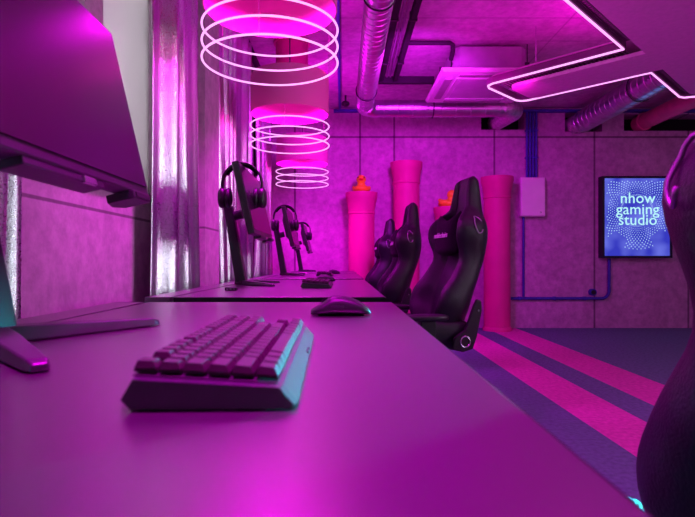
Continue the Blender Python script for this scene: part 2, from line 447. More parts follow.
# ------------------------------------------------------------------ wall items
t = thing('wall_cabinet', 'small pale pink electrical box on the concrete wall right of the columns', 'box', (wx(532.5, 6.75), WY, 1.68))
w = 24.5*6.75/F/2; zc = EYE+(262-197)*6.75/F - 1.68; hh = 39*6.75/F/2
bm = bmesh.new(); box(bm, -w, w, -.10, -.012, zc-hh, zc+hh); obj('housing', bm, M['boxw'], t, bevel=.008)
bm = bmesh.new(); box(bm, -w+.012, w-.012, -.108, -.10, zc-hh+.012, zc+hh-.012); obj('door', bm, M['boxw'], t, bevel=.003)
bm = bmesh.new(); tube(bm, [(w*.6, -.108, zc-hh+.05), (w*.6, -.116, zc-hh+.05)], .01, 12); obj('lock', bm, M['chrome'], t)
bm = bmesh.new()
box(bm, -w*.6, w*.6, -.012, 0, zc-hh*.7, zc+hh*.7); obj('mounting_plate', bm, M['blue'], t)
zc += 1.68
xb = wx(532.5, 6.75)
for i, dx in enumerate((-.055, -.015, .025, .065)):
    bm = bmesh.new(); tube(bm, [(xb+dx, WY-.035, zc+hh+.003), (xb+dx, WY-.035, CH-.06)], .016, 10)
    for z in (zc+hh+.25, zc+hh+.6): box(bm, xb+dx-.019, xb+dx+.019, WY-.055, WY, z, z+.02)
    tag(obj('conduit', bm, M['blue'], smooth='auto'), ['first', 'second', 'third', 'fourth'][i]+' from the left of four blue vertical conduits above the pale box', 'conduit', 'blue conduits above the pale box')
yz = EYE - 36.5*6.78/F
def arc(cx, cz, r, a0, a1, n, y): return [(cx+r*math.cos(R(a0+(a1-a0)*k/n)), y, cz+r*math.sin(R(a0+(a1-a0)*k/n))) for k in range(n+1)]
xs = wx(610, 6.78)
bm = bmesh.new(); tube(bm, [(wx(505, 6.78), WY-.03, yz), (xs-.1, WY-.03, yz)] + arc(xs-.1, yz+.1, .1, -90, 0, 8, WY-.03)[1:] + [(xs, WY-.03, .895)], .019, 12)
for px in (520, 555, 585): x = wx(px, 6.78); box(bm, x-.012, x+.012, WY-.055, WY-.002, yz-.024, yz+.024)
tag(obj('conduit', bm, M['blue'], smooth='auto'), 'long blue horizontal conduit low on the wall bending up to the lit sign', 'conduit')
x = wx(524, 6.78)
bm = bmesh.new(); tube(bm, [(x, WY-.03, yz+.022), (x, WY-.03, zc-hh-.003)], .015, 12)
tag(obj('conduit', bm, M['blue'], smooth='auto'), 'thin blue vertical conduit running down below the pale box', 'conduit')
x = wx(594.5, 6.75)
t = thing('junction_box', 'small blue junction fitting just above the low horizontal conduit', 'fitting', (x, WY, yz+.08))
bm = bmesh.new(); tube(bm, [(0, -.05, 0), (0, 0, 0)], .045, 20); obj('housing', bm, M['blue'], t, smooth='auto')
bm = bmesh.new(); tube(bm, [(0, -.062, 0), (0, -.05, 0)], .03, 20); obj('cap', bm, M['black_plastic'], t, smooth='auto')
bm = bmesh.new(); box(bm, -.12, RX-.02, WY-.07, WY-.002, CH-.06, CH-.03)
tag(obj('cable_tray', bm, M['blue'], bevel=.004), 'blue cable tray running along the top of the back wall', 'tray')
bm = bmesh.new(); tube(bm, [(-.04, 1.0, CH-.018), (-.04, WY-.08, CH-.018)], .016, 10)
tag(obj('conduit', bm, M['blue'], smooth='auto'), 'blue conduit along the ceiling left of the silver duct', 'conduit')
t = thing('ceiling_fixture', 'small black camera like fixture hanging beside the blue ceiling conduit', 'fixture', (.03, 6.3, CH))
bm = bmesh.new(); tube(bm, [(0,0,-.09),(0,0,0)], .012, 10); obj('stem', bm, M['black_metal'], t)
bm = bmesh.new(); ellipsoid(bm, (0,0,-.10), (.05,.05,.035), 14, 10); obj('head', bm, M['black_metal'], t, smooth=True)

# sign
SY = 6.72
sx0, sx1 = wx(602.5, SY), wx(672.5, SY); sz1 = EYE+(262-176)*SY/F; sz0 = EYE+(262-258)*SY/F
scx, scz = (sx0+sx1)/2, (sz0+sz1)/2; sw, sh = (sx1-sx0)/2, (sz1-sz0)/2
t = thing('light_box_sign', 'glowing blue light box sign reading nhow gaming studio on the concrete wall', 'sign', (scx, WY, scz))
bm = bmesh.new()
for a, b, c, d in ((-sw, -sw+.028, -sh, sh), (sw-.028, sw, -sh, sh), (-sw+.028, sw-.028, sh-.028, sh), (-sw+.028, sw-.028, -sh, -sh+.028)):
    box(bm, a, b, -.11, -.0, c, d)
obj('frame', bm, M['sign_frame'], t)
bm = bmesh.new(); box(bm, -sw+.028, sw-.028, -.098, -.02, -sh+.028, sh-.028); obj('lit_face', bm, M['sign'], t)
rotm = Matrix.Rotation(R(90), 4, 'X')
for k, (txt, zz, dx) in enumerate((('nhow', .225, 0), ('gaming', .083, 0), ('studio', -.052, .0))):
    text_obj('lettering', txt, .195, M['letter'], t, Matrix.Translation((dx+.008, -.101, zz+.012)) @ rotm, spacing=1.02, bold=.0005)
bm = bmesh.new()
cz0 = .085
for ring in range(11):
    r = .235+ring*.0255; n = 60
    for k in range(n):
        a = 2*PI*(k+.5*(ring % 2))/n
        if ring > 5 and math.cos(5*a + 1.4) < -.35: continue
        px_, pz_ = r*math.cos(a), cz0+r*math.sin(a)
        if abs(px_) > sw-.06 or abs(pz_) > sh-.06: continue
        if abs(px_) < .24 and -.12 < pz_ < .28 : continue
        s = .0040+.0026*min(ring, 6)/6
        v = [bm.verts.new((px_+s*math.cos(2*PI*j/6), -.1005, pz_+s*math.sin(2*PI*j/6))) for j in range(6)]
        w_ = [bm.verts.new((q.co.x, -.0985, q.co.z)) for q in v]
        bm.faces.new(v)
        for j in range(6): bm.faces.new([v[j], v[(j+1)%6], w_[(j+1)%6], w_[j]])
obj('dot_pattern', bm, M['dots'], t)
for rr in (.205, .192):
    pts = []
    bm = bmesh.new(); tube(bm, [(rr*math.cos(2*PI*k/60), -.0992, cz0+rr*math.sin(2*PI*k/60)) for k in range(60)], .0012, 6, closed=True)
    obj('fine_ring', bm, M['dots'], t)

# ------------------------------------------------------------------ ducts
def straight(p0, p1, step=.045):
    p0, p1 = Vector(p0), Vector(p1); n = max(1, int((p1-p0).length/step)); return [p0.lerp(p1, k/n) for k in range(n+1)]
def ribbed(p0, p1, r, pitch=.085, amp=.0038):
    p0, p1 = Vector(p0), Vector(p1); L_ = (p1-p0).length; d = (p1-p0)/L_
    P_, R_ = [p0], [r]; q = pitch/2
    while q < L_-.02:
        for dq, da in ((-.006, 0), (-.003, amp), (.003, amp), (.006, 0)): P_.append(p0+d*(q+dq)); R_.append(r+da)
        q += pitch
    return P_+[p1], R_+[r]
def rib_radius(pts, r, amp=.004, every=2):
    return [r+(amp if k % every == 0 else 0) for k in range(len(pts))]
DZc = 2.565; DYc = 5.92; DX = .235; dr = .096
arc1 = [(DX+.14-.14*math.cos(R(a)), DYc-.14+.14*math.sin(R(a)), DZc) for a in range(10, 90, 10)]
t = thing('spiral_duct', 'silver spiral duct running along the ceiling and turning right along the back wall', 'duct', (0,0,0))
p, rr_ = ribbed((DX, .8, DZc), (DX, DYc-.14, DZc), dr); bm = bmesh.new(); tube(bm, p, rr_, 28); obj('duct_run', bm, M['duct'], t, smooth='auto')
bm = bmesh.new(); tube(bm, [(DX, DYc-.16, DZc)]+arc1+[(DX+.16, DYc, DZc)], dr+.002, 28); obj('elbow', bm, M['duct'], t, smooth='auto')
XE = 1.95
p, rr_ = ribbed((DX+.14, DYc, DZc), (XE-.16, DYc, DZc), dr-.002, .16, .005); bm = bmesh.new(); tube(bm, p, rr_, 28); obj('duct_run', bm, M['duct'], t, smooth='auto')
arc2 = [(XE-.14+.14*math.sin(R(a)), DYc+.14-.14*math.cos(R(a)), DZc) for a in range(0, 100, 10)]
bm = bmesh.new(); tube(bm, [(XE-.17, DYc, DZc)]+arc2, dr+.003, 28); obj('elbow', bm, M['foil'], t, smooth='auto')
p = [Vector((XE, DYc+.12, DZc)).lerp(Vector((XE+.04, WY+.12, 2.665)), k/30) for k in range(31)]
bm = bmesh.new(); tube(bm, p, [.09+(.012 if k % 2 else 0) for k in range(31)], 24); obj('flexible_hose', bm, M['foil'], t, smooth=False)
for y in (5.3, 3.4):
    bm = bmesh.new(); tube(bm, [(DX+(dr+.008)*math.cos(2*PI*k/32), y, DZc+(dr+.008)*math.sin(2*PI*k/32)) for k in range(32)], .006, 8, closed=True)
    tube(bm, [(DX, y, DZc+dr), (DX, y, CH)], .005, 8); obj('hanger', bm, M['black_metal'], t)
bm = bmesh.new(); tube(bm, [(1.0, DYc+(dr+.006)*math.cos(2*PI*k/32), DZc+(dr+.006)*math.sin(2*PI*k/32)) for k in range(32)], .006, 8, closed=True)
tube(bm, [(1.0, DYc, DZc+dr), (1.0, DYc, CH)], .005, 8); obj('hanger', bm, M['black_metal'], t)

t = thing('spiral_duct', 'thick silver duct coming out of the back wall under the star shaped ceiling panel', 'duct', (0,0,0))
p, rr_ = ribbed((3.03, WY-.12, 2.625), (3.03, 1.2, 2.625), .135, .11, .0045); bm = bmesh.new(); tube(bm, p, rr_, 28); obj('duct_run', bm, M['duct'], t, smooth='auto')
p = [Vector((3.0, WY-.16+k*.022, 2.62)) for k in range(15)]
bm = bmesh.new(); tube(bm, p, [.110+(.012 if k % 2 else 0) for k in range(15)], 24); obj('flexible_collar', bm, M['foil'], t)
for y in (3.2, 5.4):
    bm = bmesh.new(); tube(bm, [(3.03+.143*math.cos(2*PI*k/32), y, 2.625+.143*math.sin(2*PI*k/32)) for k in range(32)], .006, 8, closed=True)
    tube(bm, [(3.03, y, 2.76), (3.03, y, CH)], .005, 8); obj('hanger', bm, M['black_metal'], t)
t = thing('pink_duct', 'pink painted pipe right of the thick silver duct, high on the back wall', 'duct', (0,0,0))
bm = bmesh.new(); tube(bm, [(3.86, WY+.1, 2.65), (3.86, 1.5, 2.65)], .10, 28); obj('pipe', bm, M['pinkduct'], t, smooth='auto')
bm = bmesh.new(); tube(bm, [(3.86, WY-.06, 2.65), (3.86, WY-.02, 2.65)], .112, 28); obj('collar', bm, M['pinkduct'], t, smooth='auto')
for y in (3.0, 5.5):
    bm = bmesh.new(); tube(bm, [(3.86+.106*math.cos(2*PI*k/32), y, 2.65+.106*math.sin(2*PI*k/32)) for k in range(32)], .005, 8, closed=True)
    tube(bm, [(3.86, y, 2.76), (3.86, y, CH)], .005, 8); obj('hanger', bm, M['black_metal'], t)

# black ceiling pipes
for i, (x, lab) in enumerate(((.40, 'black insulated ceiling pipe, the one nearest the silver duct'), (.545, 'black insulated ceiling pipe, the one nearest the air conditioner'))):
    t = thing('insulated_pipe', lab, 'pipe', (x, 0, CH-.08), 0, 'black ceiling pipes')
    bm = bmesh.new(); box(bm, -.025, .025, 1.0, 5.5, -.03, .03); obj('pipe', bm, M['tray'], t, bevel=.01)
    for y in (2.5, 4.1, 5.0):
        bm = bmesh.new(); tube(bm, [(0, y, .03), (0, y, .08)], .005, 8); box(bm, -.03, .03, y-.01, y+.01, -.036, .036); obj('hanger', bm, M['black_metal'], t)
bm = bmesh.new(); box(bm, .37, .95, 5.50, 5.56, CH-.12, CH-.05); tag(obj('pipe_crossbar', bm, M['tray'], bevel=.008), 'black horizontal pipe joining the two ceiling pipes near the back wall', 'pipe')
for i, (x, lab) in enumerate(((.455, 'thin grey pipe on the ceiling between the black pipes, left one'), (.49, 'thin grey pipe on the ceiling between the black pipes, right one'))):
    bm = bmesh.new(); tube(bm, [(x, 1.0, CH-.06), (x, 5.49, CH-.06)], .009, 10); tube(bm, [(x, 4.5, CH-.06), (x, 4.5, CH)], .004, 8)
    tag(obj('refrigerant_line', bm, M['acbody'], smooth='auto'), lab, 'pipe', 'thin ceiling pipes')
bm = bmesh.new(); tube(bm, [(.575, 4.62, CH-.07), (.93, 4.62, CH-.07), (.965, 4.64, CH-.08), (.97, 4.68, CH-.12), (.97, 4.76, CH-.16)], .02, 12)
tag(obj('refrigerant_line', bm, M['tray'], smooth='auto'), 'short black pipe entering the left side of the ceiling air conditioner', 'pipe')

# ceiling AC cassette
t = thing('air_conditioner', 'square ceiling cassette air conditioner with a wide grille panel', 'air conditioner', (1.33, 5.10, 0))
bm = bmesh.new()
def octo(h, c): return [(-h+c,-h),(h-c,-h),(h,-h+c),(h,h-c),(h-c,h),(-h+c,h),(-h,h-c),(-h,-h+c)]
prism(bm, octo(.335, .06), 2.575, 2.79); obj('body', bm, M['acbody'], t, bevel=.006)
bm = bmesh.new()
prism(bm, octo(.36, .07), 2.555, 2.60); obj('flange', bm, M['acbody'], t, bevel=.005)
bm = bmesh.new(); loft(bm, [[(-.46,-.46,2.555),(.46,-.46,2.555),(.46,.46,2.555),(-.46,.46,2.555)], [(-.47,-.47,2.545),(.47,-.47,2.545),(.47,.47,2.545),(-.47,.47,2.545)], [(-.45,-.45,2.518),(.45,-.45,2.518),(.45,.45,2.518),(-.45,.45,2.518)]])
obj('panel', bm, M['ac'], t, bevel=.01)
bm = bmesh.new()
for k in range(17):
    y = -.25+.5*k/16; box(bm, -.26, .26, y-.006, y+.006, 2.508, 2.518)
obj('intake_grille', bm, M['acdark'], t)
bm = bmesh.new(); tube(bm, [(sx_*(.30), sy_*(.30), 2.516) for sx_, sy_ in ((-1,-1),(1,-1),(1,1),(-1,1))], .008, 8, closed=True); obj('grille_frame', bm, M['ac'], t)
for k in range(4):
    bm = bmesh.new(); box(bm, -.29, .29, .335, .405, 2.506, 2.519)
    bmesh.ops.rotate(bm, verts=bm.verts[:], cent=(0,0,0), matrix=Matrix.Rotation(k*PI/2, 3, 'Z')); obj('louver', bm, M['acdark'], t, bevel=.006)
for sx_ in (-1, 1):
    for sy_ in (-1, 1):
        bm = bmesh.new(); tube(bm, [(sx_*.345, sy_*.28, 2.62), (sx_*.345, sy_*.28, CH)], .005, 8); box(bm, sx_*.33-.01, sx_*.33+.02*sx_+.01, sy_*.28-.02, sy_*.28+.02, 2.64, 2.66); obj('threaded_rod', bm, M['black_metal'], t)

# star (X shaped) baffle
CX, CY, W2, L, SD = 2.40, 3.68, .328, 1.41, -.20
def xpoly(w, Lx, cham=.0, r=.08):
    """outline of an X with arms along 45 degrees, as rotated plus; rounded tips"""
    pts = []
    for k in range(4):
        a = PI/4+k*PI/2; d = Vector((math.cos(a), math.sin(a))); n = Vector((-d.y, d.x))
        tipL = d*(Lx) ; s = w
        skew = .0 if k % 2 else -.14
        A = d*(Lx-skew)-n*s; B = d*(Lx+skew)+n*s
        pts.append(A-d*r)
        pts.append(A-d*r*.3+n*r*.3); pts.append(A+n*r)
        pts.append(B-n*r); pts.append(B-d*r*.3-n*r*.3); pts.append(B-d*r)
        pts.append((d+n)*w)      # inner corner
    return [(p.x, p.y) for p in pts]
t = thing('star_baffle', 'large X shaped ceiling panel outlined with pink neon strip', 'ceiling panel', (CX, CY, SD))
out = xpoly(W2, L)
bm = bmesh.new()
inn = xpoly(W2-.02, L-.02)
a0 = [bm.verts.new((x,y,2.535)) for x,y in out]; a1 = [bm.verts.new((x,y,2.585)) for x,y in out]
b0 = [bm.verts.new((x,y,2.535)) for x,y in inn]; b1 = [bm.verts.new((x,y,2.585)) for x,y in inn]
n = len(out)
for i in range(n):
    j = (i+1)%n
    bm.faces.new([a0[i],a0[j],a1[j],a1[i]]); bm.faces.new([b0[i],b0[j],b1[j],b1[i]]); bm.faces.new([a0[i],a0[j],b0[j],b0[i]]); bm.faces.new([a1[i],a1[j],b1[j],b1[i]])
obj('outer_frame', bm, M['mesh_dark'], t)
mid = xpoly(W2-.008, L-.008)
bm = bmesh.new(); tube(bm, [(x, y, 2.527) for x, y in mid], .0078, 8, closed=True); obj('led_strip', bm, M['led'], t)
bm = bmesh.new()
for k in range(4):      # perforated mesh as fine slats across each arm
    a = PI/4+k*PI/2; d = Vector((math.cos(a), math.sin(a))); nn = Vector((-d.y, d.x))
    q = .36
    while q < L-.06:
        c0 = d*q-nn*(W2-.03); c1 = d*q+nn*(W2-.03); e = d*.006
        prism(bm, [(c0-e).to_tuple(), (c0+e).to_tuple(), (c1+e).to_tuple(), (c1-e).to_tuple()], 2.565, 2.572); q += .03
    for off in [-W2+.03+j*.03 for j in range(int((2*W2-.03)/.03))]:
        if abs(off) < W2-.16: continue
        c0 = d*.40+nn*off; c1 = d*(L-.06)+nn*off; e = nn*.003
        prism(bm, [(c0-e).to_tuple(), (c1-e).to_tuple(), (c1+e).to_tuple(), (c0+e).to_tuple()], 2.558, 2.565)
obj('mesh_infill', bm, M['mesh_dark'], t)
bm = bmesh.new(); prism(bm, xpoly(W2-.115, L-.17, r=.07), 2.495, 2.525); obj('felt_panel', bm, M['panel'], t, bevel=.004)
bm = bmesh.new(); prism(bm, xpoly(W2-.03, L-.03), 2.60, 2.61); obj('backing_board', bm, M['panel'], t)
for k in range(4):
    a = PI/4+k*PI/2; bm = bmesh.new(); x, y = 1.1*math.cos(a), 1.1*math.sin(a); tube(bm, [(x, y, 2.53), (x, y, CH-SD)], .004, 8); obj('suspension_rod', bm, M['chrome'], t)

# ------------------------------------------------------------------ ring lamps
def ring_lamp(x, y, label, D=.568):
    t = thing('ring_pendant_lamp', label, 'lamp', (x, y, 0), 0, 'neon ring pendant lamps above the desks')
    bm = bmesh.new(); r = D/2; seg = 96; z0, z1 = 1.93, 2.22
    prof = [(r-.006, z0), (r, z0), (r, z0+.012), (r, z1-.03), (r-.01, z1-.008), (r-.03, z1), (r-.05, z1)]
    rings = []
    for q, (rr, z) in enumerate(prof):
        rings.append([bm.verts.new(((rr+(.0015 if k % 2 else 0))*math.cos(2*PI*k/seg), (rr+(.0015 if k % 2 else 0))*math.sin(2*PI*k/seg), z)) for k in range(seg)])
    inner = [[bm.verts.new((rr*math.cos(2*PI*k/seg), rr*math.sin(2*PI*k/seg), z)) for k in range(seg)] for rr, z in ((r-.006, z1-.035), (r-.04, z1-.012))]
    for A, B in zip(rings, rings[1:]):
        for k in range(seg): bm.faces.new([A[k], A[(k+1)%seg], B[(k+1)%seg], B[k]])
    for A, B in ((rings[0], inner[0]), (inner[0], inner[1])):
        for k in range(seg): bm.faces.new([A[k], A[(k+1)%seg], B[(k+1)%seg], B[k]])
    bm.faces.new(rings[-1]); bm.faces.new(inner[-1])
    obj('drum_shade', bm, M['shade'], t, smooth='auto')
    bm = bmesh.new(); lathe(bm, [(r-.045, z1-.034), (r-.045, z1-.028)], 48); obj('diffuser', bm, M['lampglow'], t)
    for z in (1.845, 1.775, 1.705):
        bm = bmesh.new(); tube(bm, [((r+.003)*math.cos(2*PI*k/72), (r+.003)*math.sin(2*PI*k/72), z) for k in range(72)], .0044, 10, closed=True)
        obj('neon_ring', bm, M['neon'], t, smooth=True)
    for k in range(3):
        a = 2*PI*k/3+.5; bm = bmesh.new(); tube(bm, [((r-.004)*math.cos(a), (r-.004)*math.sin(a), 1.705), ((r-.004)*math.cos(a), (r-.004)*math.sin(a), z0+.01)], .0012, 6); obj('suspension_wire', bm, M['chrome'], t)
    bm = bmesh.new(); tube(bm, [(0,0,z1), (0,0,CH)], .005, 8); obj('cord', bm, M['black_metal'], t)
    bm = bmesh.new(); lathe(bm, [(.06, CH-.03), (.06, CH)], 24); obj('ceiling_rose', bm, M['frame'], t, smooth='auto')
ring_lamp(-.31, 2.275, 'nearest and largest pink drum lamp with three neon rings below it')
ring_lamp(-.39, 3.89, 'middle pink drum lamp with three neon rings, between the near and far ones')
ring_lamp(-.45, 5.85, 'farthest and smallest looking drum lamp with three neon rings')

# ------------------------------------------------------------------ desks
desk_labels = ['nearest black desk with the large keyboard, filling the foreground', 'second black desk from the camera, under the tall headset and monitor',
               'third black desk from the camera, behind the small keyboard', 'farthest black desk, against the back wall']
def desk():
    t = thing('desk', desk_labels[0], 'desk', (0, 0, 0), 0, 'row of black gaming desks')
    bm = bmesh.new(); box(bm, -.512, .128, .003, 1.597, DZ-.0245, DZ); obj('tabletop', bm, M['desk'], t, bevel=.0015)
    bm = bmesh.new(); box(bm, -.506, .131, 0, 1.6, DZ-.030, DZ-.0246); box(bm, .1282, .131, 0, 1.6, DZ-.0246, DZ-.002)
    box(bm, -.512, .128, 0, .0028, DZ-.0246, DZ-.002); box(bm, -.512, .128, 1.5972, 1.6, DZ-.0246, DZ-.002)
    obj('edge_band', bm, M['desk_edge'], t)
    bm = bmesh.new(); box(bm, -.600, -.524, .003, 1.597, DZ-.0245, DZ); obj('cable_flap', bm, M['desk'], t, bevel=.0015)
    bm = bmesh.new(); box(bm, -.60, -.46, .05, 1.55, DZ-.11, DZ-.105); box(bm, -.60, -.595, .05, 1.55, DZ-.105, DZ-.0247); obj('cable_tray', bm, M['black_metal'], t)
    for y in (.10, 1.44):
        for x in (-.55, -.06):
            bm = bmesh.new(); box(bm, x-.03, x+.03, y, y+.06, 0.0, DZ-.031); obj('leg', bm, M['black_metal'], t, bevel=.004)
        bm = bmesh.new(); box(bm, -.52, -.09, y+.01, y+.05, DZ-.085, DZ-.031); obj('crossbar', bm, M['black_metal'], t)
    return t
d0 = desk(); d0.location = (0, -.20, 0)
desks = [d0]
for k, y in enumerate((1.60, 3.40, 5.17)):
    desks.append(copy_tree(d0, label=desk_labels[k+1], loc=(0, y, 0)))

desks[3].scale = (1, .75, 1)

# ------------------------------------------------------------------ monitor
def monitor(label, loc):
    t = thing('monitor', label, 'monitor', loc, 0, 'monitors along the window side')
    T = R(-13.0)     # tilt: top leans to -X
    def tf(x, y, z):   # panel frame -> thing frame; origin at the panel's bottom edge
        v = Matrix.Rotation(T, 3, 'Y') @ Vector((x, y, z)); return (v.x+.097, v.y, v.z+.222)
    H, HW = .306, .278
    bm = bmesh.new(); box(bm, -.022, .006, -HW, HW, -.0, H)
    for v in bm.verts: v.co = tf(*v.co)
    obj('housing', bm, M['bezel'], t, bevel=.003)
    bm = bmesh.new(); box(bm, .0062, .0080, -HW+.006, HW-.006, .016, H-.006)
    for v in bm.verts: v.co = tf(*v.co)
    obj('screen', bm, M['screen'], t)
    bm = bmesh.new(); loft(bm, [[(-.022,-.2,.05),(-.022,.2,.05),(-.022,.2,.27),(-.022,-.2,.27)], [(-.05,-.12,.09),(-.05,.12,.09),(-.05,.12,.22),(-.05,-.12,.22)]])
    for v in bm.verts: v.co = tf(*v.co)
    obj('rear_cover', bm, M['bezel'], t, bevel=.004)
    bm = bmesh.new(); box(bm, -.030, .004, -.10, .10, -.010, 0.001)
    for v in bm.verts: v.co = tf(*v.co)
    obj('light_bar', bm, M['bezel'], t, bevel=.002)
    bm = bmesh.new(); prism(bm, [(-.035, .19), (.012, .19), (.012, .262), (-.035, .262), (-.045, .23)], -.014, 0.0005)
    for v in bm.verts: v.co = tf(*v.co)
    obj('button_pod', bm, M['bezel'], t, bevel=.002)
    bm = bmesh.new(); box(bm, .012, .0135, .197, .255, -.011, -.003)
    for v in bm.verts: v.co = tf(*v.co)
    sl = obj('indicator', bm, M['shellp'], t)
    bm = bmesh.new(); box(bm, .003, .009, .03, .065, -.012, -.002)
    for v in bm.verts: v.co = tf(*v.co)
    o = obj('sensor', bm, M['chrome'], t, bevel=.001); o['label'] = 'small silver tab under the screen'
    # post (leaning back) and arm
    bm = bmesh.new(); loft(bm, [[(-.028,-.03,.012),(.020,-.03,.012),(.020,.03,.012),(-.028,.03,.012)], [(-.085,-.024,.365),(-.045,-.024,.365),(-.045,.024,.365),(-.085,.024,.365)]]); obj('stand_post', bm, M['black_metal'], t, bevel=.006)
    bm = bmesh.new(); tube(bm, [(-.062, 0, .31), (.0, 0, .325)], .022, 12); obj('tilt_arm', bm, M['black_metal'], t, smooth='auto')
    for s in (-1, 1):
        bm = bmesh.new()
        e = Vector((.140, .195)) if s > 0 else Vector((.170, -.185)); dvec = e.normalized(); nv = Vector((-dvec.y, dvec.x))
        def sec(q, w, z): c = dvec*q; return [(c.x-nv.x*w, c.y-nv.y*w, .0005), (c.x+nv.x*w, c.y+nv.y*w, .0005), (c.x+nv.x*w*.75, c.y+nv.y*w*.75, z), (c.x-nv.x*w*.75, c.y-nv.y*w*.75, z)]
        loft(bm, [sec(-.03, .024, .022), sec(.08, .022, .019), sec(.235, .013, .012), sec(.247, .009, .008)])
        obj('foot', bm, M['bezel'], t, bevel=.002)
    return t
mon_lab = ['large monitor at the left edge, closest to the camera, dark screen', 'monitor on the second desk wearing the biggest headset',
           'monitor on the third desk, narrow in view, with a headset over it', 'farthest and smallest monitor in the row']
MX, MYs = -.485, (.685, 2.45, 4.20, 5.95)
m0 = monitor(mon_lab[0], (MX+.03, MYs[0], DZ+.001))
for k in range(1, 4): copy_tree(m0, label=mon_lab[k], loc=(MX+.02, MYs[k], DZ+.001))
# cable-hub
def hub(x, y, label):
    t = thing('usb_hub', label, 'hub', (x, y, DZ))
    bm = bmesh.new(); box(bm, -.022, .022, -.012, .012, .0005, .012); obj('housing', bm, M['black_plastic'], t, bevel=.003)
    for q in (-.012, 0, .012):
        bm = bmesh.new(); box(bm, q-.004, q+.004, -.0135, -.0118, .004, .008); obj('port', bm, M['chrome'], t)
hub((229.5-343)*1.93/F, 1.96, 'small dark hub on the second desk beside the monitor foot')

# ------------------------------------------------------------------ headset
def headset(label, loc):
    t = thing('headset', label, 'headset', loc, 0, 'black headsets hanging on the monitors')
    # local: band top at z=0, plane XZ
    bm = bmesh.new(); pts = []
    for k in range(0, 25):
        a = R(-14+208*k/24); pts.append((.088*math.cos(a), 0, -.098+.094*math.sin(a)))
    n0 = len(pts)
    loops = []
    for k, p in enumerate(pts):
        a = R(-14+208*k/24); c = Vector(p); o_ = Vector((math.cos(a), 0, math.sin(a)))
        thick = .0045; wd = .016+.006*math.sin(PI*k/24)
        loops.append([tuple(c+o_*thick+Vector((0,-wd,0))), tuple(c+o_*thick+Vector((0,wd,0))), tuple(c-o_*thick+Vector((0,wd,0))), tuple(c-o_*thick+Vector((0,-wd,0)))])
    loft(bm, loops); obj('headband', bm, M['black_plastic'], t, bevel=.002, smooth='auto')
    bm = bmesh.new(); pts2 = [(.078*math.cos(R(a)), 0, -.098+.085*math.sin(R(a))) for a in range(30, 151, 10)]
    tube(bm, pts2, .007, 8); obj('band_padding', bm, M['velour'], t, smooth=True)
    for s in (-1, 1):
        c = Vector((s*.078, 0, -.158))
        bm = bmesh.new(); ellipsoid(bm, c+Vector((s*.010,0,0)), (.020, .038, .045), 18, 12, power=.75); o = obj('ear_cup', bm, M['black_plastic'], t, smooth=True)
        bm = bmesh.new(); tube(bm, [(c.x-s*.016, .026*math.cos(2*PI*k/24), c.z+.033*math.sin(2*PI*k/24)) for k in range(24)], .013, 10, closed=True); obj('ear_cushion', bm, M['leather'], t, smooth=True)
        bm = bmesh.new(); tube(bm, [(s*.087, -.03, -.135), (s*.092, -.018, -.118), (s*.090, 0, -.112), (s*.092, .018, -.118), (s*.087, .03, -.135)], .005, 8); obj('yoke', bm, M['black_metal'], t, smooth=True)
    return t
hs_lab = ['largest headset, black, hung over the monitor on the second desk', 'black headset over the monitor on the third desk, middle of three', 'smallest looking headset over the farthest monitor']
h0 = headset(hs_lab[0], (-.448, 2.36, 1.292))
bm = bmesh.new()
copy_tree(h0, label=hs_lab[1], loc=(-.448, 4.10, 1.292)); copy_tree(h0, label=hs_lab[2], loc=(-.448, 5.83, 1.292))
bm.free()

# ------------------------------------------------------------------ keyboard
U, RP = .0188, .0186
rows = [[('k',1),('g',1),('k',1),('k',1),('k',1),('k',1),('g',.5),('k',1),('k',1),('k',1),('k',1),('g',.5),('k',1),('k',1),('k',1),('k',1),('g',.25),('k',1),('k',1),('k',1)],
 [('k',1)]*13+[('k',2),('g',.25)]+[('k',1)]*3,
 [('k',1.5)]+[('k',1)]*12+[('k',1.5),('g',.25)]+[('k',1)]*3,
 [('k',1.75)]+[('k',1)]*11+[('k',2.25)],
 [('k',2.25)]+[('k',1)]*10+[('k',2.75),('g',1.25),('k',1)],
 [('k',1.25)]*3+[('k',6.25)]+[('k',1.25)]*4+[('g',.25)]+[('k',1)]*3]
key_mesh = {}
def key_geo(wu):
    if wu in key_mesh: return key_mesh[wu]
    bm = bmesh.new(); hx = RP/2-.0007; hy = U*wu/2-.0007; tx = hx-.0028; ty = hy-.0022
    loft(bm, [[(-hx,-hy,0),(hx,-hy,0),(hx,hy,0),(-hx,hy,0)], [(-hx*.98,-hy*.99,.0025),(hx*.98,-hy*.99,.0025),(hx*.98,hy*.99,.0025),(-hx*.98,hy*.99,.0025)], [(-tx-.0006,-ty,.0078),(tx-.0006,-ty,.0074),(tx-.0006,ty,.0074),(-tx-.0006,ty,.0078)]])
    bmesh.ops.recalc_face_normals(bm, faces=bm.faces[:])
    me = bpy.data.meshes.new('key'); bm.to_mesh(me); bm.free(); me.materials.append(M['key']); key_mesh[wu] = me; return me
